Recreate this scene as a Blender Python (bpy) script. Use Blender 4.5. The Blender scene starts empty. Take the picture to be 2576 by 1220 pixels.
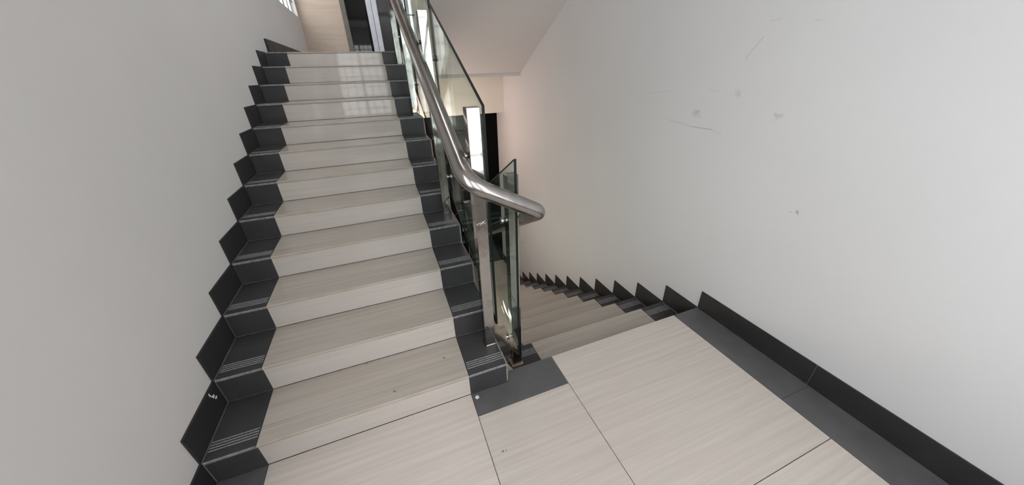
import bpy, bmesh, math, random
from mathutils import Vector, Matrix

random.seed(4)
SC = bpy.context.scene
COL = SC.collection

# ------------------------------------------------------------------ camera
F_PX = 816.68
CAM = Vector((0.9472, -1.1936, 1.5363))
PITCH, ROLL, YAW = math.radians(-27.5667), math.radians(-1.729), math.radians(-20.6071)
fwd = Vector((-math.sin(YAW) * math.cos(PITCH), math.cos(YAW) * math.cos(PITCH), math.sin(PITCH)))
rgt = Vector((math.cos(YAW), math.sin(YAW), 0))
upv = rgt.cross(fwd)
r2 = math.cos(ROLL) * rgt + math.sin(ROLL) * upv
u2 = -math.sin(ROLL) * rgt + math.cos(ROLL) * upv
cd = bpy.data.cameras.new('camera')
cd.sensor_fit = 'HORIZONTAL'; cd.sensor_width = 36.0; cd.lens = F_PX / 2576 * 36.0
cd.clip_start = 0.02; cd.clip_end = 200
cam = bpy.data.objects.new('camera', cd); COL.objects.link(cam)
M = Matrix((( r2.x, u2.x, -fwd.x, CAM.x), (r2.y, u2.y, -fwd.y, CAM.y), (r2.z, u2.z, -fwd.z, CAM.z), (0, 0, 0, 1)))
cam.matrix_world = M
SC.camera = cam

# ------------------------------------------------------------------ light
SKY = 5.15
w = bpy.data.worlds.new('overcast_sky'); SC.world = w; w.use_nodes = True
bg = w.node_tree.nodes['Background']
bg.inputs[0].default_value = (0.975, 0.972, 1.0, 1); bg.inputs[1].default_value = SKY
SC.view_settings.view_transform = 'Standard'; SC.view_settings.look = 'None'
SC.view_settings.exposure = 0.0; SC.view_settings.gamma = 1.0
SC.view_settings.use_curve_mapping = False

WIN_A = (0.28, 1.32, 0.75, 2.75)     # back wall, x0 x1 z0 z1
WIN_B = (1.62, 2.76, 0.50, 2.95)  # window read from post reflections, widened to light the downward flight
WIN_ADDED = (-1.80, -0.60, 0.60, 2.85)   # left wall beside the viewer, added to brighten right wall, y0 y1 z0 z1
WIN_L = (4.7, 6.56, 2.50, 3.60)      # left wall of the upper landing, y0 y1 z0 z1
WIN_F = (1.78, 2.02, 1.95, 4.30)     # far wall beside the dark doors
BACK, FARW = -1.95, 6.69

def portal(name, loc, rot, sx, sy):
    l = bpy.data.lights.new(name, 'AREA'); l.shape = 'RECTANGLE'; l.size = sx; l.size_y = sy
    l.cycles.is_portal = True
    o = bpy.data.objects.new(name, l); COL.objects.link(o); o.location = loc; o.rotation_euler = rot
R90 = math.pi / 2
for W_ in (WIN_A, WIN_B):
    portal('daylight_portal', ((W_[0] + W_[1]) / 2, BACK - 0.22, (W_[2] + W_[3]) / 2), (R90, 0, 0), W_[1] - W_[0], W_[3] - W_[2])
portal('daylight_portal', (-0.24, (WIN_L[0] + WIN_L[1]) / 2, (WIN_L[2] + WIN_L[3]) / 2), (0, -R90, 0), WIN_L[3] - WIN_L[2], WIN_L[1] - WIN_L[0])
portal('daylight_portal', (-0.24, (WIN_ADDED[0] + WIN_ADDED[1]) / 2, (WIN_ADDED[2] + WIN_ADDED[3]) / 2), (0, -R90, 0), WIN_ADDED[3] - WIN_ADDED[2], WIN_ADDED[1] - WIN_ADDED[0])  # daylight through the added side window
# assumed warm lamp of the lower floor, unseen, under the upper landing
def lamp(name, loc, energy, col, size):
    ll = bpy.data.lights.new(name, 'POINT'); ll.energy = energy; ll.color = col; ll.shadow_soft_size = size
    lo = bpy.data.objects.new(name, ll); COL.objects.link(lo); lo.location = loc
lamp('assumed_lower_lamp', (1.78, 3.72, 0.70), 23, (1.0, 0.75, 0.65), 0.10)  # unseen lamp, assumed from the warm tint low on the right wall
lamp('stairwell_fill_light', (0.62, 1.70, -0.90), 66, (1.0, 0.87, 0.79), 0.38)  # added unseen fill light, no real fixture; brightens the well and lower treads

# ------------------------------------------------------------------ materials
def nodes(name):
    m = bpy.data.materials.new(name); m.use_nodes = True
    nt = m.node_tree
    return m, nt, nt.nodes['Principled BSDF']
def N(nt, t, **k):
    n = nt.nodes.new(t)
    for a, v in k.items(): setattr(n, a, v)
    return n
def math_n(nt, op, a, b=None, c=None, clamp=False):
    n = N(nt, 'ShaderNodeMath', operation=op); n.use_clamp = clamp
    for i, v in enumerate((a, b, c)):
        if v is None: continue
        if isinstance(v, (int, float)): n.inputs[i].default_value = v
        else: nt.links.new(v, n.inputs[i])
    return n.outputs[0]
def pos(nt, scale=(1, 1, 1), obj=False):
    if obj: src = N(nt, 'ShaderNodeTexCoord').outputs['Object']
    else: src = N(nt, 'ShaderNodeNewGeometry').outputs['Position']
    mp = N(nt, 'ShaderNodeMapping'); mp.inputs['Scale'].default_value = scale
    nt.links.new(src, mp.inputs[0]); return mp.outputs[0]
def noise(nt, vec, scale, detail=3, rough=0.5):
    n = N(nt, 'ShaderNodeTexNoise'); n.inputs['Scale'].default_value = scale
    n.inputs['Detail'].default_value = detail; n.inputs['Roughness'].default_value = rough
    nt.links.new(vec, n.inputs['Vector']); return n.outputs['Fac']
def ramp(nt, fac, stops):
    r = N(nt, 'ShaderNodeValToRGB'); e = r.color_ramp.elements
    while len(e) < len(stops): e.new(0.5)
    for el, (p_, c) in zip(e, stops): el.position = p_; el.color = (*c, 1) if len(c) == 3 else c
    nt.links.new(fac, r.inputs[0]); return r.outputs[0]
def mix(nt, fac, a, b, mode='MIX'):
    n = N(nt, 'ShaderNodeMix', data_type='RGBA', blend_type=mode)
    if isinstance(fac, (int, float)): n.inputs[0].default_value = fac
    else: nt.links.new(fac, n.inputs[0])
    for i, v in ((6, a), (7, b)):
        if isinstance(v, tuple): n.inputs[i].default_value = (*v, 1)
        else: nt.links.new(v, n.inputs[i])
    return n.outputs[2]
def bump(nt, bsdf, h, strength, dist=0.002):
    b = N(nt, 'ShaderNodeBump'); b.inputs['Strength'].default_value = strength; b.inputs['Distance'].default_value = dist
    nt.links.new(h, b.inputs['Height']); nt.links.new(b.outputs[0], bsdf.inputs['Normal'])

def _vm(nt, op, a_, b_):
    n = N(nt, 'ShaderNodeVectorMath', operation=op); nt.links.new(a_, n.inputs[0]); n.inputs[1].default_value = b_
    return n.outputs[0]
MAT = {}
def simple(name, col, rough=0.5, metal=0.0, var=0.0, vs=20):
    m, nt, b = nodes(name)
    b.inputs['Roughness'].default_value = rough; b.inputs['Metallic'].default_value = metal
    f = noise(nt, pos(nt), vs, 3)
    lo_ = tuple(c * (1 - var) for c in col); hi = tuple(min(1, c * (1 + var)) for c in col)
    nt.links.new(ramp(nt, f, [(0.3, lo_), (0.7, hi)]), b.inputs['Base Color'])
    MAT[name] = m; return m

GROOVES = (0.050, 0.064, 0.078, 0.092)
def beige(name, grooves, dark, light, rough=0.22):
    m, nt, b = nodes(name)
    s1 = noise(nt, pos(nt, (1.5, 50, 50)), 1.0, 4, 0.6)
    s2 = noise(nt, pos(nt, (4, 4, 4)), 1.0, 4)
    c = ramp(nt, s1, [(0.32, dark), (0.68, light)])
    c = mix(nt, math_n(nt, 'MULTIPLY', s2, 0.2), c, tuple(0.5 * (a + b_) * 0.97 for a, b_ in zip(dark, light)))
    oi = N(nt, 'ShaderNodeObjectInfo')
    c = mix(nt, math_n(nt, 'MULTIPLY', oi.outputs['Random'], 0.16), c, tuple(x * 0.55 for x in dark))
    if grooves:
        tc = N(nt, 'ShaderNodeTexCoord').outputs['Object']
        sp = N(nt, 'ShaderNodeSeparateXYZ'); nt.links.new(tc, sp.inputs[0])
        ay = math_n(nt, 'ABSOLUTE', sp.outputs[1]); acc = None
        for g in GROOVES:
            t = math_n(nt, 'SUBTRACT', 1.0, math_n(nt, 'DIVIDE', math_n(nt, 'ABSOLUTE', math_n(nt, 'SUBTRACT', ay, g)), 0.0032), clamp=True)
            acc = t if acc is None else math_n(nt, 'ADD', acc, t)
        ends = math_n(nt, 'MULTIPLY', math_n(nt, 'SUBTRACT', math_n(nt, 'ABSOLUTE', sp.outputs[0]), 0.30), 4.0, clamp=True)
        wear = ramp(nt, noise(nt, pos(nt, (5, 30, 20)), 1.0, 3, 0.6), [(0.42, (0, 0, 0)), (0.62, (1, 1, 1))])
        k = math_n(nt, 'MULTIPLY', acc, math_n(nt, 'MULTIPLY', wear, math_n(nt, 'ADD', 0.10, math_n(nt, 'MULTIPLY', ends, 0.55))), clamp=True)
        c = mix(nt, k, c, (0.13, 0.10, 0.085))
    nt.links.new(c, b.inputs['Base Color'])
    b.inputs['Roughness'].default_value = rough
    MAT[name] = m
beige('beige_tread', True, (0.425, 0.378, 0.328), (0.50, 0.453, 0.398), 0.21)
beige('beige_riser', False, (0.565, 0.515, 0.475), (0.63, 0.58, 0.54), 0.05)
beige('beige_floor', False, (0.545, 0.49, 0.44), (0.655, 0.595, 0.545), 0.30)

def granite(name, base, speck, rough=0.30):
    m, nt, b = nodes(name)
    n1 = noise(nt, pos(nt), 9, 5, 0.6); n2 = noise(nt, pos(nt), 240, 2)
    c = ramp(nt, n1, [(0.25, tuple(x * 0.85 for x in base)), (0.8, tuple(x * 1.2 for x in base))])
    c = mix(nt, ramp(nt, n2, [(0.60, (0, 0, 0)), (0.75, (0.45, 0.45, 0.45))]), c, speck)
    c = mix(nt, ramp(nt, n2, [(0.25, (0.4, 0.4, 0.4)), (0.36, (0, 0, 0))]), c, tuple(x * 0.4 for x in base))
    nt.links.new(c, b.inputs['Base Color'])
    nt.links.new(ramp(nt, noise(nt, pos(nt), 3, 2), [(0.3, (rough * .9,) * 3), (0.75, (rough * 1.15,) * 3)]), b.inputs['Roughness'])
    b.inputs['Specular IOR Level'].default_value = 0.28
    MAT[name] = m
granite('granite', (0.052, 0.051, 0.053), (0.085, 0.085, 0.09))
granite('granite_landing', (0.105, 0.104, 0.107), (0.11, 0.11, 0.115), 0.36)
granite('granite_skirting', (0.030, 0.029, 0.029), (0.05, 0.05, 0.05), 0.42)
simple('worn_edge', (0.20, 0.20, 0.205), 0.6, 0, 0.35, 60)
simple('groove_grey', (0.27, 0.27, 0.275), 0.7, 0, 0.35, 90)
simple('beige_edge', (0.43, 0.375, 0.315), 0.5, 0, 0.1, 9)
simple('grout_light', (0.34, 0.32, 0.295), 0.9, 0, 0.3, 40)
simple('grout_dark', (0.115, 0.09, 0.07), 0.9, 0, 0.3, 40)
simple('raw_plaster', (0.52, 0.42, 0.33), 0.9, 0, 0.2, 25)
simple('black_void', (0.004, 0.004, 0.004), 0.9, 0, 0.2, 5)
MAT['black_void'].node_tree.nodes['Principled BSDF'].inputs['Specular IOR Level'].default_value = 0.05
simple('white_frame', (0.80, 0.81, 0.82), 0.4, 0, 0.04, 8)
simple('grille_steel', (0.10, 0.10, 0.105), 0.5, 0.3, 0.2, 15)
simple('aluminium', (0.50, 0.52, 0.56), 0.38, 0.75, 0.06, 12)
simple('bronze_frame', (0.16, 0.15, 0.125), 0.45, 0.3, 0.12, 12)
simple('dark_glass', (0.006, 0.008, 0.008), 0.03, 0, 0.2, 3)
simple('white_paint', (0.80, 0.80, 0.80), 0.8, 0, 0.05, 40)
simple('dirt_mark', (0.24, 0.18, 0.135), 0.9, 0, 0.3, 120)
simple('rubber', (0.012, 0.012, 0.012), 0.6, 0, 0.2, 20)

def paint(name, col, spots=(), rough=0.7, lines=()):
    m, nt, b = nodes(name)
    n1 = noise(nt, pos(nt), 1.3, 5, 0.6)
    c = ramp(nt, n1, [(0.3, tuple(x * 0.955 for x in col)), (0.75, col)])
    for (sx, sy, sz, r, a) in spots:
        d = N(nt, 'ShaderNodeVectorMath', operation='DISTANCE')
        wob = N(nt, 'ShaderNodeTexNoise'); wob.inputs['Scale'].default_value = 14; wob.inputs['Detail'].default_value = 4
        g = N(nt, 'ShaderNodeNewGeometry'); nt.links.new(g.outputs['Position'], wob.inputs['Vector'])
        add = N(nt, 'ShaderNodeVectorMath', operation='MULTIPLY_ADD'); nt.links.new(wob.outputs['Color'], add.inputs[0])
        add.inputs[1].default_value = (0.09,) * 3; nt.links.new(g.outputs['Position'], add.inputs[2])
        nt.links.new(add.outputs[0], d.inputs[0]); d.inputs[1].default_value = (sx + .045, sy + .045, sz + .045)
        k = math_n(nt, 'MULTIPLY', math_n(nt, 'SUBTRACT', 1.0, math_n(nt, 'DIVIDE', d.outputs['Value'], r), clamp=True), a)
        c = mix(nt, k, c, (0.26, 0.20, 0.15))
    for (P0, P1, wd, a) in lines:
        P0, P1 = Vector(P0), Vector(P1); L_ = (P1 - P0).length; D_ = (P1 - P0) / L_
        g = N(nt, 'ShaderNodeNewGeometry').outputs['Position']
        vm = lambda op, a_, b_: _vm(nt, op, a_, b_)
        q = vm('SUBTRACT', g, tuple(P0)); t = N(nt, 'ShaderNodeVectorMath', operation='DOT_PRODUCT')
        nt.links.new(q, t.inputs[0]); t.inputs[1].default_value = D_
        tt = N(nt, 'ShaderNodeClamp'); tt.inputs['Max'].default_value = L_; nt.links.new(t.outputs['Value'], tt.inputs[0])
        sc_ = N(nt, 'ShaderNodeVectorMath', operation='SCALE'); sc_.inputs[0].default_value = D_; nt.links.new(tt.outputs[0], sc_.inputs['Scale'])
        dd = N(nt, 'ShaderNodeVectorMath', operation='DISTANCE'); nt.links.new(q, dd.inputs[0]); nt.links.new(sc_.outputs[0], dd.inputs[1])
        k = math_n(nt, 'MULTIPLY', math_n(nt, 'SUBTRACT', 1.0, math_n(nt, 'DIVIDE', dd.outputs['Value'], wd), clamp=True), a)
        c = mix(nt, k, c, (0.24, 0.19, 0.15))
    nt.links.new(c, b.inputs['Base Color'])
    b.inputs['Roughness'].default_value = rough
    bump(nt, b, noise(nt, pos(nt), 55, 5, 0.65), 0.22, 0.0025)
    MAT[name] = m
paint('wall_paint', (0.68, 0.66, 0.645))
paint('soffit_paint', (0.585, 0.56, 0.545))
paint('cream_paint', (0.70, 0.655, 0.59))

def cream_tile():
    m, nt, b = nodes('cream_tile')
    s = noise(nt, pos(nt, (2.5, 2.5, 22)), 1.0, 6, 0.6)
    nt.links.new(ramp(nt, s, [(0.3, (0.49, 0.395, 0.31)), (0.7, (0.58, 0.48, 0.39))]), b.inputs['Base Color'])
    b.inputs['Roughness'].default_value = 0.3; MAT['cream_tile'] = m
cream_tile()

def steel(name, col, r0, r1, sc, dirt=0.0):
    m, nt, b = nodes(name)
    b.inputs['Metallic'].default_value = 1.0
    n1 = noise(nt, pos(nt, sc), 1.0, 5, 0.6); n2 = noise(nt, pos(nt), 16, 5, 0.65)
    nt.links.new(ramp(nt, n1, [(0.3, (r0,) * 3), (0.7, (r1,) * 3)]), b.inputs['Roughness'])
    c = ramp(nt, n1, [(0.25, tuple(x * 0.85 for x in col)), (0.75, col)])
    c = mix(nt, ramp(nt, n2, [(0.55, (0, 0, 0)), (0.8, (dirt,) * 3)]), c, (0.20, 0.155, 0.12))
    nt.links.new(c, b.inputs['Base Color'])
    bump(nt, b, n2, 0.05, 0.002)
    MAT[name] = m
steel('post_steel', (0.42, 0.40, 0.38), 0.03, 0.10, (14, 14, 9), 0.75)
steel('rail_steel', (0.43, 0.405, 0.385), 0.16, 0.30, (25, 4, 4), 0.35)
steel('clamp_steel', (0.42, 0.40, 0.385), 0.15, 0.28, (30, 30, 30), 0.2)

def thin_glass(name, tint):
    m = bpy.data.materials.new(name); m.use_nodes = True; nt = m.node_tree; nt.nodes.clear()
    out = N(nt, 'ShaderNodeOutputMaterial'); mx = N(nt, 'ShaderNodeMixShader')
    tr = N(nt, 'ShaderNodeBsdfTransparent'); tr.inputs[0].default_value = (*tint, 1)
    gl = N(nt, 'ShaderNodeBsdfGlossy'); gl.inputs['Roughness'].default_value = 0.015; gl.inputs[0].default_value = (0.93, 0.97, 0.95, 1)
    # both faces of the pane reflect like the outside of glass
    lw = N(nt, 'ShaderNodeLayerWeight'); lw.inputs['Blend'].default_value = 0.5
    f = ramp(nt, lw.outputs['Facing'], [(0.0, (0.04,) * 3), (0.60, (0.06,) * 3), (0.76, (0.135,) * 3), (0.88, (0.30,) * 3), (0.95, (0.53,) * 3), (1.0, (1, 1, 1))])
    smear = noise(nt, pos(nt, (6, 6, 2)), 1.0, 4)
    nt.links.new(f, mx.inputs[0]); nt.links.new(tr.outputs[0], mx.inputs[1]); nt.links.new(gl.outputs[0], mx.inputs[2])
    nt.links.new(mx.outputs[0], out.inputs[0])
    MAT[name] = m
thin_glass('rail_glass', (0.865, 0.925, 0.90))
thin_glass('window_glass', (0.96, 0.975, 0.97))
simple('glass_edge', (0.005, 0.011, 0.009), 0.35, 0, 0.3, 9)
MAT['glass_edge'].node_tree.nodes['Principled BSDF'].inputs['Specular IOR Level'].default_value = 0.15

# ------------------------------------------------------------------ helpers
def mesh_obj(name, me, parent=None, loc=(0, 0, 0)):
    o = bpy.data.objects.new(name, me); COL.objects.link(o); o.location = loc
    if parent is not None:
        o.parent = parent
        o.matrix_parent_inverse = Matrix.Translation(-parent['_base'].to_3d()) if False else Matrix.Translation(tuple(-v for v in BASE[parent.name]))
    BASE[o.name] = tuple(BASE[parent.name][i] * 0 + loc[i] for i in range(3)) if parent is not None else tuple(loc)
    return o
BASE = {}
def empty(name, loc, **props):
    o = bpy.data.objects.new(name, None); COL.objects.link(o); o.location = loc; o.empty_display_size = 0.1
    BASE[o.name] = tuple(loc)
    for k, v in props.items(): o[k] = v
    return o
def tag(o, **props):
    for k, v in props.items(): o[k] = v
    return o
def bx(bm, x0, x1, y0, y1, z0, z1, mi=0):
    v = [bm.verts.new(c) for c in ((x0, y0, z0), (x1, y0, z0), (x1, y1, z0), (x0, y1, z0), (x0, y0, z1), (x1, y0, z1), (x1, y1, z1), (x0, y1, z1))]
    for f in ((0, 3, 2, 1), (4, 5, 6, 7), (0, 1, 5, 4), (1, 2, 6, 5), (2, 3, 7, 6), (3, 0, 4, 7)):
        bm.faces.new([v[i] for i in f]).material_index = mi
def done(bm, name, mats, parent=None, loc=(0, 0, 0), smooth=False, bevel=0):
    if bevel:
        bmesh.ops.bevel(bm, geom=list(bm.edges), offset=bevel, segments=1, affect='EDGES')
    bmesh.ops.recalc_face_normals(bm, faces=bm.faces)
    me = bpy.data.meshes.new(name); bm.to_mesh(me); bm.free()
    for m in (mats if isinstance(mats, (list, tuple)) else [mats]): me.materials.append(MAT[m])
    if smooth:
        for p_ in me.polygons: p_.use_smooth = True
    return mesh_obj(name, me, parent, loc)
def boxes(name, mats, lst, parent=None, bevel=0):
    bm = bmesh.new()
    for b in lst: bx(bm, *b)
    return done(bm, name, mats, parent, bevel=bevel)
def prism(name, mats, poly, axis, a0, a1, parent=None, bevel=0, bm=None, mi=0):
    """poly: 2-D outline; axis 'X': (y,z) extruded in X; 'Z': (x,y) extruded in Z; 'Y': (x,z)."""
    own = bm is None
    if own: bm = bmesh.new()
    mk = {'X': lambda p_, a: (a, p_[0], p_[1]), 'Z': lambda p_, a: (p_[0], p_[1], a), 'Y': lambda p_, a: (p_[0], a, p_[1])}[axis]
    A = [bm.verts.new(mk(p_, a0)) for p_ in poly]; B = [bm.verts.new(mk(p_, a1)) for p_ in poly]
    n = len(poly)
    bm.faces.new(A).material_index = mi; bm.faces.new(B[::-1]).material_index = mi
    for i in range(n): bm.faces.new((A[i], A[(i + 1) % n], B[(i + 1) % n], B[i])).material_index = mi
    if own: return done(bm, name, mats, parent, bevel=bevel)

CACHE = {}
def tile(name, parent, x0, x1, y0, y1, z0, z1, face, mats, ch=0.0012, anchor='c', front=None, front_ch=None):
    """A tile slab, chamfered round its exposed face ('+Z','-Y','+X','-X'); alike tiles share a mesh.
    anchor 'y0'/'y1' puts the origin on that edge (the nosing); front marks the worn nosing chamfer."""
    cx, cy, cz = (x0 + x1) / 2, (y0 + y1) / 2, (z0 + z1) / 2
    if anchor == 'y0': cy, cz = y0, z1
    if anchor == 'y1': cy, cz = y1, z1
    L = (x0 - cx, x1 - cx, y0 - cy, y1 - cy, z0 - cz, z1 - cz)
    key = (tuple(round(v, 4) for v in L), face, mats, front, front_ch, ch)
    me = CACHE.get(key)
    if me is None:
        ax = 'XYZ'.index(face[1]); s = 1 if face[0] == '+' else -1
        o1, o2 = [i for i in range(3) if i != ax]
        lo_ = [L[0], L[2], L[4]]; hi = [L[1], L[3], L[5]]
        top = hi[ax] if s > 0 else lo_[ax]; bot = lo_[ax] if s > 0 else hi[ax]
        bm = bmesh.new()
        fc = front_ch or ch
        def ring(h_, ins):
            R_ = []
            for (a, b) in ((0, 0), (1, 0), (1, 1), (0, 1)):
                c = [0, 0, 0]; c[ax] = h_
                c[o1] = (hi if a else lo_)[o1] + (-ins if a else ins)
                fi = ins
                if front and ins: fi = fc if ((front == 'y0') == (b == 0)) else ins
                c[o2] = (hi if b else lo_)[o2] + (-fi if b else fi)
                R_.append(c)
            return R_
        r0 = [bm.verts.new(c) for c in ring(bot, 0)]
        m = ring(top - s * ch, 0)
        if front and fc != ch:
            for i, (a, b) in enumerate(((0, 0), (1, 0), (1, 1), (0, 1))):
                if (front == 'y0') == (b == 0): m[i][ax] = top - s * fc
        r1 = [bm.verts.new(c) for c in m]
        r2_ = [bm.verts.new(c) for c in ring(top, ch)]
        bm.faces.new(r0); bm.faces.new(r2_)
        for i in range(4):
            j = (i + 1) % 4
            isf = front and ((front == 'y0' and i == 0) or (front == 'y1' and i == 2))
            f = bm.faces.new((r0[i], r0[j], r1[j], r1[i])); f.material_index = 1 if isf else 0
            f = bm.faces.new((r1[i], r1[j], r2_[j], r2_[i])); f.material_index = 1 if isf else 0
        bmesh.ops.recalc_face_normals(bm, faces=bm.faces)
        me = bpy.data.meshes.new(name); bm.to_mesh(me); bm.free()
        for k in mats: me.materials.append(MAT[k])
        CACHE[key] = me
    return mesh_obj(name, me, parent, (cx, cy, cz))

# ------------------------------------------------------------------ dimensions
ZN = [0, 0.1448, 0.2995, 0.4533, 0.6006, 0.7483, 0.8967, 1.048, 1.1988, 1.354, 1.5001, 1.6542, 1.793]
YN = [0, 0.0, 0.3032, 0.6039, 0.9084, 1.2141, 1.5089, 1.8109, 2.1123, 2.4169, 2.7193, 3.0229, 3.3254]
WL, XB, W = 0.1905, 1.1333, 1.341
Y0, D2, H2 = 0.0685, 0.298, 0.1621
XR, WR, XE, XD = 2.8346, 0.2181, 1.654, 1.405
LOWZ = -12 * H2
T = 0.008              # skirting tile thickness
TOP = ZN[12]
def yn(n): return YN[n] if n <= 12 else YN[12] + 0.3023 * (n - 12)

# ------------------------------------------------------------------ walls
XLW, XRW = -T, XR + T
S = dict(kind='structure')
def wall_with_holes(name, mat, axis, plane0, plane1, u0, u1, v0, v1, holes, **kw):
    """axis 'X': wall at X plane0..plane1, u = Y; axis 'Y': u = X; v = Z."""
    us = sorted({u0, u1, *[h for H in holes for h in H[:2]]}); vs = sorted({v0, v1, *[h for H in holes for h in H[2:]]})
    bm = bmesh.new()
    for i in range(len(us) - 1):
        for j in range(len(vs) - 1):
            cu, cv = (us[i] + us[i + 1]) / 2, (vs[j] + vs[j + 1]) / 2
            if any(H[0] < cu < H[1] and H[2] < cv < H[3] for H in holes): continue
            if axis == 'X': bx(bm, plane0, plane1, us[i], us[i + 1], vs[j], vs[j + 1])
            else: bx(bm, us[i], us[i + 1], plane0, plane1, vs[j], vs[j + 1])
    bmesh.ops.remove_doubles(bm, verts=bm.verts, dist=1e-5)
    # drop the inner faces between blocks
    seen = {}
    for f in bm.faces: seen.setdefault(tuple(sorted(v.index for v in f.verts)), []).append(f)
    bm.verts.index_update()
    seen = {}
    for f in list(bm.faces): seen.setdefault(tuple(sorted(v.index for v in f.verts)), []).append(f)
    for L in seen.values():
        if len(L) > 1: bmesh.ops.delete(bm, geom=L, context='FACES_ONLY')
    return tag(done(bm, name, mat), kind='structure', **kw)
wall_with_holes('wall_left', 'wall_paint', 'X', XLW - 0.22, XLW, BACK - 0.2, FARW + 0.2, LOWZ - 0.2, 5.2, [WIN_L, WIN_ADDED],
                label='grey-white plastered wall rising beside the upward flight')
# marks worn into the right wall: (x, y, z, radius, strength) and scratch segments
SPOTS = [(2.843, 0.445, 1.272, 0.028, 0.4), (2.843, 0.406, 1.25, 0.009, 0.8), (2.843, 0.368, 1.338, 0.01, 0.5), (2.843, 0.207, 1.401, 0.03, 0.3), (2.843, -0.052, 1.306, 0.02, 0.45), (2.843, -0.281, 0.865, 0.01, 0.9), (2.843, -0.262, 0.858, 0.006, 0.7), (2.843, 0.094, 0.259, 0.01, 0.9), (2.843, 3.363, -1.044, 0.03, 0.5), (2.843, 0.819, 1.184, 0.008, 0.5)]
SCRATCH = [((2.843, 0.665, 1.219), (2.843, 0.461, 1.195), 0.003, 0.4), ((2.843, 0.461, 1.195), (2.843, 0.307, 1.195), 0.004, 0.6), ((2.843, 0.307, 1.195), (2.843, 0.232, 1.173), 0.003, 0.3), ((2.843, 0.918, 1.374), (2.843, 0.676, 1.401), 0.0025, 0.3), ((2.843, 0.21, 1.57), (2.843, 0.144, 1.665), 0.0028, 0.6), ((2.843, 0.4, 1.418), (2.843, 0.31, 1.404), 0.0025, 0.3), ((2.843, 0.132, 1.729), (2.843, 0.083, 1.733), 0.004, 0.25), ((2.843, -0.069, 1.706), (2.843, -0.095, 1.709), 0.004, 0.25)]
paint('wall_paint_marked', (0.668, 0.665, 0.672), SPOTS, lines=SCRATCH)
wall_with_holes('wall_right', 'wall_paint_marked', 'X', XRW, XRW + 0.22, BACK - 0.2, FARW + 0.2, LOWZ - 0.2, 5.2, [],
                label='white plastered wall beside the downward flight and landing')
wall_with_holes('wall_back', 'wall_paint', 'Y', BACK - 0.2, BACK, XLW, XRW, LOWZ, 5.2, [WIN_A, WIN_B],
                label='white landing wall with two barred windows behind the viewer')
DOOR = (0.70, 1.66, TOP, 4.2)
wall_with_holes('wall_far', 'cream_tile', 'Y', FARW, FARW + 0.2, XLW, XRW, 1.45, 5.2, [DOOR, WIN_F],
                label='cream stone-look tiled wall behind the upper landing')
tag(boxes('ceiling', 'soffit_paint', [(XLW, XRW, BACK, 0.05, 3.30, 3.55), (XLW, XRW, 3.4, FARW, 5.0, 5.2)]), kind='structure', label='flat plastered ceiling above the landings')

# slab of the upper landing, and lower floor
tag(boxes('upper_landing_slab', 'soffit_paint', [(XLW, XRW, YN[12] + 0.012, FARW, 1.50, TOP - 0.012)]), label='concrete slab of the upper landing', **S)
tag(boxes('lintel_beam', 'cream_paint', [(XLW, XRW, 4.02, 4.24, 0.985, 1.50)]), label='cream-painted lintel beam above the dark lower doorway', **S)
tag(boxes('lower_floor', 'beige_floor', [(XLW, XRW, BACK, FARW, LOWZ - 0.2, LOWZ)]), label='beige floor of the lower storey at the stair foot', **S)
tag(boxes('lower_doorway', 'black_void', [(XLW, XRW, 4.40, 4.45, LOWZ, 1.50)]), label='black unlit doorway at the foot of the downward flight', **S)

# soffits of the flights above (sloping slabs)
def soffit(name, x0, x1, ya, za, yb, zb, th, label):
    tag(prism(name, 'soffit_paint', [(ya, za), (yb, zb), (yb, zb + th), (ya, za + th)], 'X', x0, x1), label=label, **S)
soffit('upper_flight_soffit', 1.50, XRW, 3.40, 1.50, 0.05, 3.20, 0.24, 'grey sloping underside of the flight above the downward stairs')
soffit('top_flight_soffit', XLW, 1.35, 0.05, 3.40, 3.40, 5.0, 0.22, 'sloping underside of the flight above the upward stairs')

# ------------------------------------------------------------------ windows and door
def window(name, axis, plane, H, bars_u, bars_v, label, depth=0.06, outer=-1):
    """a framed pane with a steel grille; plane = inner wall face, outer = direction of the outside."""
    c = ((H[0] + H[1]) / 2, plane, H[2]) if axis == 'Y' else (plane, (H[0] + H[1]) / 2, H[2])
    e = empty(name, c, kind='structure', label=label)
    fw = 0.05
    def part(n, m, lst, bev=0):
        L = []
        for (u0, u1, d0, d1, v0, v1) in lst:
            a, b = sorted((plane + outer * d0, plane + outer * d1))
            L.append((u0, u1, a, b, v0, v1) if axis == 'Y' else (a, b, u0, u1, v0, v1))
        return boxes(n, m, L, e, bev)
    d0, d1 = 0.07, 0.07 + depth
    part('window_frame', 'white_frame', [(H[0], H[0] + fw, d0, d1, H[2], H[3]), (H[1] - fw, H[1], d0, d1, H[2], H[3]),
                                        (H[0] + fw, H[1] - fw, d0, d1, H[2], H[2] + fw), (H[0] + fw, H[1] - fw, d0, d1, H[3] - fw, H[3])])
    mid = (H[0] + H[1]) / 2
    part('mullion', 'white_frame', [(mid - 0.025, mid + 0.025, d0 + 0.005, d1 - 0.005, H[2] + fw, H[3] - fw)])
    for a, b in ((H[0] + fw, mid - 0.025), (mid + 0.025, H[1] - fw)):
        part('pane', 'window_glass', [(a, b, d0 + 0.02, d0 + 0.026, H[2] + fw, H[3] - fw)])
    for u in bars_u: part('grille_bar', 'grille_steel', [(u - 0.008, u + 0.008, 0.045, 0.057, H[2], H[3])])
    for v in bars_v: part('grille_bar', 'grille_steel', [(H[0], H[1], 0.034, 0.045, v - 0.010, v + 0.010)])
    return e
window('window_1', 'X', XLW, WIN_L, [5.0, 5.38, 5.76, 6.12], [2.72, 2.96, 3.3], 'white-framed barred window high beside the upper landing')
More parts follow.
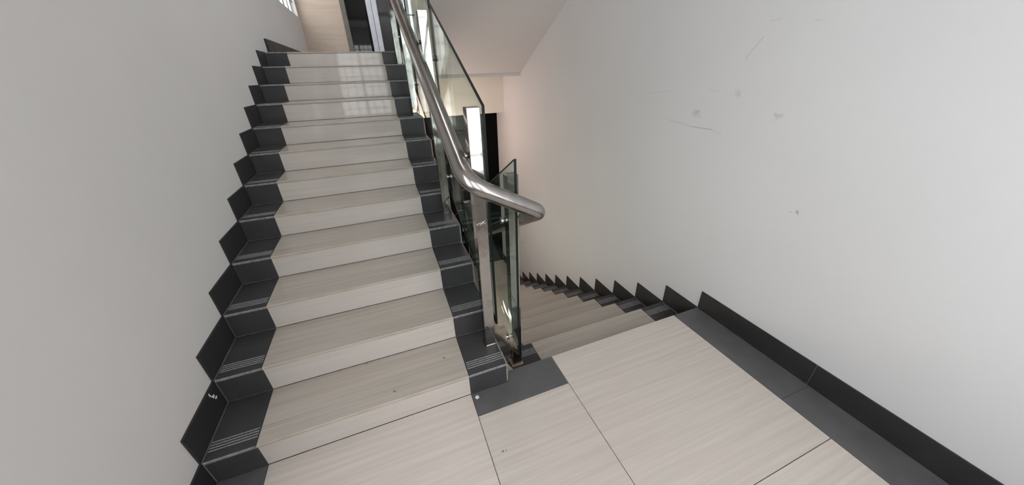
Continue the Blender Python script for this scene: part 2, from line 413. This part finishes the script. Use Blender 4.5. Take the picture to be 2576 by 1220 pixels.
window('added_side_window', 'X', XLW, WIN_ADDED, [-1.5, -0.9], [1.3, 1.8, 2.3], 'barred landing window in the left wall beside the viewer')  # no window seen here; added to brighten the right wall and landing
def frange(a, b, s):
    r = []
    while a < b: r.append(a); a += s
    return r
window('window_2', 'Y', BACK, WIN_A, frange(WIN_A[0] + .17, WIN_A[1] - .02, .17), frange(WIN_A[2] + .2, WIN_A[3] - .02, .2), 'barred landing window behind the viewer facing the upward flight')
window('window_3', 'Y', BACK, WIN_B, [1.95, 2.19, 2.48], [.75, .91, 1.35, 1.8, 2.25], 'barred landing window behind the viewer facing the downward flight')
window('window_4', 'Y', FARW, WIN_F, [], [2.6, 3.2], 'narrow bright window right of the dark upper doors', outer=1)

dr = empty('door_1', ((DOOR[0] + DOOR[1]) / 2, FARW, TOP), label='dark glazed double door in aluminium frame on the upper landing', **S)
boxes('door_frame', 'bronze_frame', [(0.70, 0.785, FARW - 0.03, FARW + 0.10, TOP, 4.2)], dr, 0.004)
boxes('door_frame', 'bronze_frame', [(1.60, 1.66, FARW - 0.03, FARW + 0.10, TOP, 4.2)], dr, 0.004)
boxes('door_frame', 'bronze_frame', [(0.785, 1.60, FARW - 0.03, FARW + 0.10, 4.12, 4.2)], dr, 0.004)
boxes('glass_pane', 'dark_glass', [(0.785, 1.145, FARW + 0.03, FARW + 0.04, TOP, 4.12)], dr)
boxes('glass_pane', 'dark_glass', [(1.335, 1.60, FARW + 0.03, FARW + 0.04, TOP, 4.12)], dr)
boxes('light_block_panel', 'black_void', [(0.785, 1.60, FARW + 0.09, FARW + 0.10, TOP, 4.12)], dr)  # added black sheet, keeps sky light from leaking between the stiles
boxes('stile', 'aluminium', [(1.145, 1.238, FARW, FARW + 0.06, TOP, 4.12)], dr, 0.004)
boxes('stile', 'aluminium', [(1.242, 1.335, FARW, FARW + 0.06, TOP, 4.12)], dr, 0.004)

# ------------------------------------------------------------------ landing floor
fl = tag(boxes('floor', 'grout_dark', [(XLW, XRW, BACK, 0.0, -0.20, -0.0025), (1.35, XRW, 0.0, Y0 - 0.01, -0.20, -0.0025)]),
         label='landing floor of large beige tiles with a dark border', **S)
BASE[fl.name] = (0, 0, 0)
G = 0.0015
def floor_tile(n, x0, x1, y0, y1, mat, z=0.0):
    tile(n, fl, x0 + G, x1 - G, y0 + G, y1 - G, z - 0.0115, z, '+Z', (mat,), 0.0008)
JY = -0.868
floor_tile('beige_tile', WL, XB, JY, 0.0, 'beige_floor')
floor_tile('beige_tile', XB, XE, JY, -0.139, 'beige_floor')
floor_tile('beige_tile', XE, XR - WR, JY, Y0, 'beige_floor')
for a, b in ((WL, XB), (XB, XE), (XE, XR - WR)): floor_tile('beige_tile', a, b, BACK, JY, 'beige_floor')
for a, b in ((-0.65, Y0), (-1.35, -0.65), (BACK, -1.35)): floor_tile('dark_border_tile', XR - WR, XR, a, b, 'granite_landing')
for a, b in ((-0.65, 0.0), (-1.35, -0.65), (BACK, -1.35)): floor_tile('dark_border_tile', 0, WL, a, b, 'granite_landing')
def lpoly(z0, z1, i):
    return [(XB + i, -0.139 + i), (XE - i, -0.139 + i), (XE - i, Y0 - i), (W + 0.012 + i, Y0 - i), (W + 0.012 + i, 0.0 - i), (XB + i, 0.0 - i)]
prism('dark_corner_tile', 'granite_landing', lpoly(0, 0, G), 'Z', -0.0115, 0.0, fl, bevel=0.0006)

# spilled paint spot on the dark corner tile
def blob(name, mat, cx, cy, z, r, parent, seed, th=0.0012, n=14, sq=1.0):
    rnd = random.Random(seed); bm = bmesh.new()
    lo_ = []; hi = []
    for i in range(n):
        a = 2 * math.pi * i / n; rr = r * rnd.uniform(0.72, 1.12)
        lo_.append(bm.verts.new((cx + rr * math.cos(a), cy + rr * sq * math.sin(a), z)))
        hi.append(bm.verts.new((cx + rr * .8 * math.cos(a), cy + rr * sq * .8 * math.sin(a), z + th)))
    bm.faces.new(lo_); bm.faces.new(hi)
    for i in range(n): bm.faces.new((lo_[i], lo_[(i + 1) % n], hi[(i + 1) % n], hi[i]))
    return done(bm, name, mat, parent)
for i_, (px_, py_, pr_) in enumerate([(1.19, -0.347, 0.006), (1.205, -0.349, 0.004)]): blob('dirt_mark', 'dirt_mark', px_, py_, 0.0, pr_, fl, 20 + i_, 0.0004, 9, 0.7)
def wall_blob(cy, cz, r, seed, parent):
    rnd = random.Random(seed); bm = bmesh.new(); lo_ = []; hi = []
    for i in range(11):
        a = 2 * math.pi * i / 11; rr = r * rnd.uniform(0.5, 1.2)
        lo_.append(bm.verts.new((0.0, cy + rr * math.cos(a), cz + rr * math.sin(a)))); hi.append(bm.verts.new((0.0008, cy + rr * .8 * math.cos(a), cz + rr * .8 * math.sin(a))))
    bm.faces.new(lo_); bm.faces.new(hi)
    for i in range(11): bm.faces.new((lo_[i], lo_[(i + 1) % 11], hi[(i + 1) % 11], hi[i]))
    done(bm, 'plaster_smear', 'white_paint', parent)
blob('paint_spot', 'white_paint', 1.158, -0.030, 0.0, 0.0125, fl, 3)

# ------------------------------------------------------------------ skirting along the walls
def skirting(parent, x_in, x_out, y0, y1, z0, z1, rnd=0.0):
    face = '+X' if x_out > x_in else '-X'
    a, b = sorted((x_in, x_out))
    return tile('skirting_tile', parent, a, b, y0, y1, z0, z1, face, ('granite_skirting',), 0.001)
bl = empty('baseboard_left', (0, 1.6, 0), label='dark stone skirting stepping up the left wall', **S)
for n in range(1, 12): skirting(bl, XLW, 0, YN[n] - 0.003, YN[n + 1] - 0.002, ZN[n] + 0.002, ZN[n + 1] + 0.001)
skirting(bl, XLW, 0, -0.62, -0.002, 0.002, ZN[1] + 0.001); skirting(bl, XLW, 0, -1.30, -0.623, 0.002, ZN[1])
y = YN[12] + 0.16
while y < FARW - 0.1:
    y2 = min(y + 0.64, FARW); tile('skirting_tile', bl, XLW, 0.014, y, y2 - 0.003, TOP + 0.002, TOP + 0.133, '+X', ('granite_skirting',), 0.001); y = y2
for a, b, r_, k_ in ((0.249, 0.253, 0.009, 1), (0.257, 0.236, 0.008, 2), (0.240, 0.262, 0.005, 5), (0.231, 0.286, 0.005, 3), (0.233, 0.276, 0.006, 4)): wall_blob(a, b, r_, k_, bl)
br = empty('baseboard_right', (XR, 1.6, 0), label='dark stone skirting stepping down the right wall', **S)
for n in range(1, 12): skirting(br, XRW, XR, Y0 + (n - 1) * D2 + 0.002, Y0 + n * D2 - 0.002, -n * H2 + 0.002, -(n - 1) * H2)
for a, b in ((-0.638, Y0 - 0.002), (-1.34, -0.641), (BACK, -1.343)): skirting(br, XRW, XR, a, b, 0.002, 0.140)
skirting(br, XRW, XR, Y0 + 11 * D2 + .003, 4.39, LOWZ + .002, LOWZ + H2)

# ------------------------------------------------------------------ the upward flight
TT = 0.012   # tread tile thickness
def ridges(parent, x0, x1, y_nose, sgn, z):
    bm = bmesh.new()
    for g in GROOVES:
        yy = y_nose + sgn * g
        bx(bm, x0, x1, yy - 0.0028, yy + 0.0028, z - 0.001, z + 0.0008)
    return done(bm, 'grip_ridges', 'groove_grey', parent)
up = empty('staircase', (0.67, 1.6, 0), label='tiled flight of beige steps with dark ends climbing away from the landing', category='stairs')
for n in range(1, 13):
    ya, yb, z, zp = YN[n], yn(n + 1), ZN[n], ZN[n - 1]
    if n == 12: yb = FARW
    lowA, lowB = z - 0.34, z - 0.34 + 0.15
    poly = [(ya + 0.010, z - TT), (yb + 0.010, z - TT), (yb + 0.010, max(z - 0.30, -0.2) if n < 12 else z - TT - .01), (ya + 0.010, max(z - 0.45, -0.2) if n < 12 else z - TT - .02)]
    if n == 12: poly = [(ya + 0.010, z - TT), (ya + 0.012, z - TT), (ya + 0.012, z - 0.42), (ya + 0.010, z - 0.42)]
    st = prism('step', 'grout_light', poly, 'X', 0.0, W + 0.010, up)
    BASE[st.name] = (0, 0, 0)
    st.matrix_parent_inverse = Matrix.Translation(tuple(-v for v in BASE[up.name]))
    for i, (x0, x1) in enumerate(((0.0, WL), (WL, XB), (XB, W))):
        mid = i == 1
        x0g = x0 + (0.003 if i == 0 else 0.0006); x1g = x1 - 0.0006
        tile('tread_tile' if mid else 'dark_tread_tile', st, x0g, x1g, ya - 0.006, (yb - 0.002) if n < 12 else 4.2, z - TT, z, '+Z',
             ('beige_tread', 'beige_edge') if mid else ('granite', 'worn_edge'), 0.0008, 'y0', 'y0', 0.0045)
        tile('riser_tile' if mid else 'dark_riser_tile', st, x0g, x1g, ya, ya + 0.009, zp + 0.0022, z - TT - 0.0015, '-Y',
             ('beige_riser',) if mid else ('granite',), 0.0008)
        if not mid and n < 12: ridges(st, x0g + 0.004, x1g - (0.004 if i == 0 else 0.0), ya - 0.006, 1, z)

first = [c for c in up.children][0]
for i_, (px_, py_, pr_) in enumerate([(1.036, 0.17, 0.009), (0.766, 0.051, 0.01), (0.633, 0.294, 0.008)]): blob('dirt_mark', 'dirt_mark', px_, py_, ZN[1], pr_, first, 30 + i_, 0.0004, 9, 0.7)

# ------------------------------------------------------------------ the downward flight
dn = empty('staircase', (2.12, 1.7, LOWZ), label='tiled flight of beige steps descending from the landing along the right wall', category='stairs')
for n in range(1, 12):
    ya, yb, z = Y0 + (n - 1) * D2, Y0 + n * D2, -n * H2
    poly = [(ya - 0.004, z - TT), (yb - 0.012, z - TT), (yb - 0.012, max(z - 0.45, LOWZ - .1)), (ya - 0.004, max(z - 0.30, LOWZ - .1))]
    st = prism('step', 'grout_light', poly, 'X', XD, XR, dn); BASE[st.name] = (0, 0, 0)
    for i, (x0, x1) in enumerate(((XD, XE), (XE, XR - WR), (XR - WR, XR))):
        mid = i == 1
        x0g = x0 + 0.0006; x1g = x1 - (0.003 if i == 2 else 0.0006)
        tile('tread_tile' if mid else 'dark_tread_tile', st, x0g, x1g, ya + 0.002, yb, z - TT, z, '+Z',
             ('beige_tread', 'beige_edge') if mid else ('granite', 'worn_edge'), 0.0008, 'y1', 'y1', 0.0030)
        tile('riser_tile' if mid else 'dark_riser_tile', st, x0g, x1g, ya - 0.011, ya - 0.002, z + 0.0035, z + H2 - TT - 0.0015, '+Y',
             ('beige_riser',) if mid else ('granite',), 0.0008)
        if not mid: ridges(st, x0g + 0.004, x1g - (0.004 if i == 2 else 0), yb, -1, z)
# plaster string between the two flights
prism('stringer', 'raw_plaster', [(Y0 + 0.002, 0.0), (Y0 + 3.2, -3.2 * H2 / D2), (Y0 + 3.2, -3.2 * H2 / D2 - 0.3), (Y0 + 0.002, -0.3)], 'X', W + 0.012, XD - 0.001, dn)

# ------------------------------------------------------------------ railing
rail = empty('stair_railing', (1.30, 0.15, 0), label='stainless steel and green glass railing with a tubular handrail between both flights', category='railing')
PX0, PX1 = 1.278, 1.336
def sweep(bm, pts, r, seg=20):
    P = [Vector(p_) for p_ in pts]; rings = []
    T0 = (P[1] - P[0]).normalized()
    ref = Vector((0, 0, 1)) if abs(T0.z) < 0.9 else Vector((1, 0, 0))
    nrm = (ref - ref.dot(T0) * T0).normalized()
    for i, p_ in enumerate(P):
        if i == 0: t = (P[1] - P[0]).normalized(); k = 1
        elif i == len(P) - 1: t = (P[-1] - P[-2]).normalized(); k = 1
        else:
            a, b = (p_ - P[i - 1]).normalized(), (P[i + 1] - p_).normalized(); t = (a + b).normalized()
            k = 1 / max(0.5, t.dot(b)); bend = (b - a)
        nrm = (nrm - nrm.dot(t) * t).normalized(); bi = t.cross(nrm)
        R_ = []
        for j in range(seg):
            an = 2 * math.pi * j / seg; off = r * (math.cos(an) * nrm + math.sin(an) * bi)
            if 0 < i < len(P) - 1 and bend.length > 1e-6:
                bd = bend.normalized(); off = off + bd * off.dot(bd) * (k - 1)
            R_.append(bm.verts.new(p_ + off))
        rings.append(R_)
    for A, B in zip(rings, rings[1:]):
        for j in range(seg): bm.faces.new((A[j], A[(j + 1) % seg], B[(j + 1) % seg], B[j]))
    bm.faces.new(rings[0][::-1]); bm.faces.new(rings[-1])
def fillet(A, B, C_, r, n=10):
    A, B, C_ = Vector(A), Vector(B), Vector(C_)
    u = (A - B).normalized(); v = (C_ - B).normalized(); P0 = B + u * r; P1 = B + v * r
    return [((1 - t) ** 2 * P0 + 2 * t * (1 - t) * B + t * t * P1) for t in [i / n for i in range(n + 1)]]

RR = 0.0365
RX = 1.225
SL = 0.498
def rail_z(yy): return 1.387 + (yy - 0.479) * SL
A_ = (RX, 3.95, rail_z(3.95)); B_ = (RX, 0.035, rail_z(0.035) - 0.012); C_ = (1.556, 0.055, 0.968)
DSL = -H2 / D2
D_ = (1.566, 3.5, 0.968 + DSL * 3.445)
bm = bmesh.new(); sweep(bm, [A_] + fillet(A_, B_, C_, 0.095, 12) + fillet(B_, C_, D_, 0.038, 10) + [D_], RR, 28)
hr = done(bm, 'handrail', 'rail_steel', rail, smooth=True); hr['label'] = 'brushed steel tubular handrail bending over to the other flight'

def post(x0, x1, yf, depth, z0, z1, arm=None, mitre=None):
    bm = bmesh.new(); bx(bm, x0, x1, yf, yf + depth, z0, z1)
    p_ = done(bm, 'post', 'post_steel', rail, bevel=0.0025); BASE[p_.name] = (0, 0, 0)
    return p_
def clamp(p_, x0, sgn, yc, zc, glass_t=0.0115):
    """two-pin glass clip: a puck each side of the pane with a pin through it, on the post face x0."""
    bm = bmesh.new()
    def cyl(xa, xb, r, yy, zz):
        A = [bm.verts.new((xa, yy + r * math.cos(t), zz + r * math.sin(t))) for t in [i * math.pi / 6 for i in range(12)]]
        B = [bm.verts.new((xb, yy + r * math.cos(t), zz + r * math.sin(t))) for t in [i * math.pi / 6 for i in range(12)]]
        bm.faces.new(A); bm.faces.new(B[::-1])
        for i in range(12): bm.faces.new((A[i], A[(i + 1) % 12], B[(i + 1) % 12], B[i]))
    cyl(x0 - sgn * 0.001, x0 + sgn * (0.0125 if sgn > 0 else 0.0075), 0.015, yc, zc)
    off = 0.0265 if sgn > 0 else 0.0205
    cyl(x0 + sgn * off, x0 + sgn * (off + 0.012), 0.017, yc, zc)
    done(bm, 'glass_clamp', 'clamp_steel', p_)
def bracket(p_, yy, zr, x_post, x_rail):
    bm = bmesh.new()
    dx = 1 if x_post > x_rail else -1
    sweep(bm, [(x_post + dx * 0.004, yy, zr - 0.01), (x_rail + dx * 0.02, yy, zr - 0.006)], 0.012, 14)
    done(bm, 'rail_bracket', 'rail_steel', p_, smooth=True)

GX0, GX1 = PX1 + 0.013, PX1 + 0.026
UPOSTS = [(0.158, ZN[1]), (1.140, ZN[4]), (2.335, ZN[8]), (3.235, ZN[11])]
PD = 0.055
for yf, z0 in UPOSTS:
    p_ = post(PX0, PX1, yf, PD, z0 - 0.001, z0 + 1.275)
    bracket(p_, yf + 0.025, rail_z(yf + 0.02), PX0, RX)
    for dz in ((0.27, 1.03) if yf > 0.5 else ()): clamp(p_, PX1, 1, yf + PD / 2, z0 + dz)
    fl_ = boxes('base_flange', 'post_steel', [(PX0 - 0.004, PX1 + 0.003, yf - 0.004, yf + PD + 0.004, z0, z0 + 0.004)], p_)
def weld(p_, yf, z0):
    rnd = random.Random(7); bm = bmesh.new()
    for i in range(16):
        x = PX0 + 0.002 + rnd.random() * (PX1 - PX0 - 0.006); z = z0 + rnd.gauss(0, 0.004); w_ = rnd.uniform(.003, .008)
        bx(bm, x, min(x + w_, PX1 - .001), yf - 0.0012, yf + 0.001, z, z + rnd.uniform(.001, .003))
    done(bm, 'weld_scar', 'white_paint', p_)
weld([c for c in rail.children if c.name.startswith('post')][0], 0.158, 0.914)
def glass(y0, y1, zb0, zt0, sl, x0, x1, top_extra=None):
    bm = bmesh.new()
    poly = [(y0, zb0), (y1, zb0 + sl * (y1 - y0)), (y1, zt0 + sl * (y1 - y0)), (y0, zt0)]
    prism('', None, poly, 'X', x0, x1, bm=bm)
    bm.faces.ensure_lookup_table()
    for f in bm.faces: f.material_index = 0 if len({round(v.co.x, 5) for v in f.verts}) == 1 else 1
    return done(bm, 'glass_panel', ['rail_glass', 'glass_edge'], rail)
yc = [yf + PD / 2 for yf, _ in UPOSTS]
gap = 0.004
gz = lambda y_: 0.27 + (y_ - yc[0]) * SL
gt = lambda y_: 1.424 + (y_ - yc[0]) * 0.512
for a, b in zip(yc, yc[1:]):
    a_ = a + gap / 2 if a != yc[0] else a - 0.005
    glass(a_, b - gap / 2, gz(a_), gt(a_), 0.505, GX0, GX1)
glass(yc[-1] + gap / 2, 3.95, gz(yc[-1]), gt(yc[-1]), 0.505, GX0, GX1)

# downward flight: posts on the stair side, panes on the well side
DX0, DX1 = 1.464, 1.524
DG1, DG0 = DX0 - 0.008, DX0 - 0.020
DPOSTS = [(0.225, -H2, 1.105), (1.235, -4 * H2, None), (2.43, -8 * H2, None)]
for yf, z0, zt in DPOSTS:
    zt = zt or z0 + 1.27
    p_ = post(DX0, DX1, yf, PD, z0 - 0.001, zt)
    bracket(p_, yf + 0.028, C_[2] + DSL * (yf + 0.028 - C_[1]), DX1, 1.566)
    for zz in ((0.869, 0.075) if yf < 1 else (z0 + 1.03, z0 + 0.24)): clamp(p_, DX0, -1, yf + PD / 2, zz)
    boxes('base_flange', 'raw_plaster', [(DX0 - 0.01, DX1 + 0.008, yf - 0.012, yf + PD + 0.008, z0, z0 + 0.005)], p_)
ys = [0.078, 1.262, 2.457, 3.45]
for i, (a, b) in enumerate(zip(ys, ys[1:])):
    a_ = a + (gap / 2 if i else 0)
    glass(a_, b - gap / 2, 0.085 + DSL * (a_ - ys[0]), 1.217 + DSL * (a_ - ys[0]), DSL, DG0, DG1)
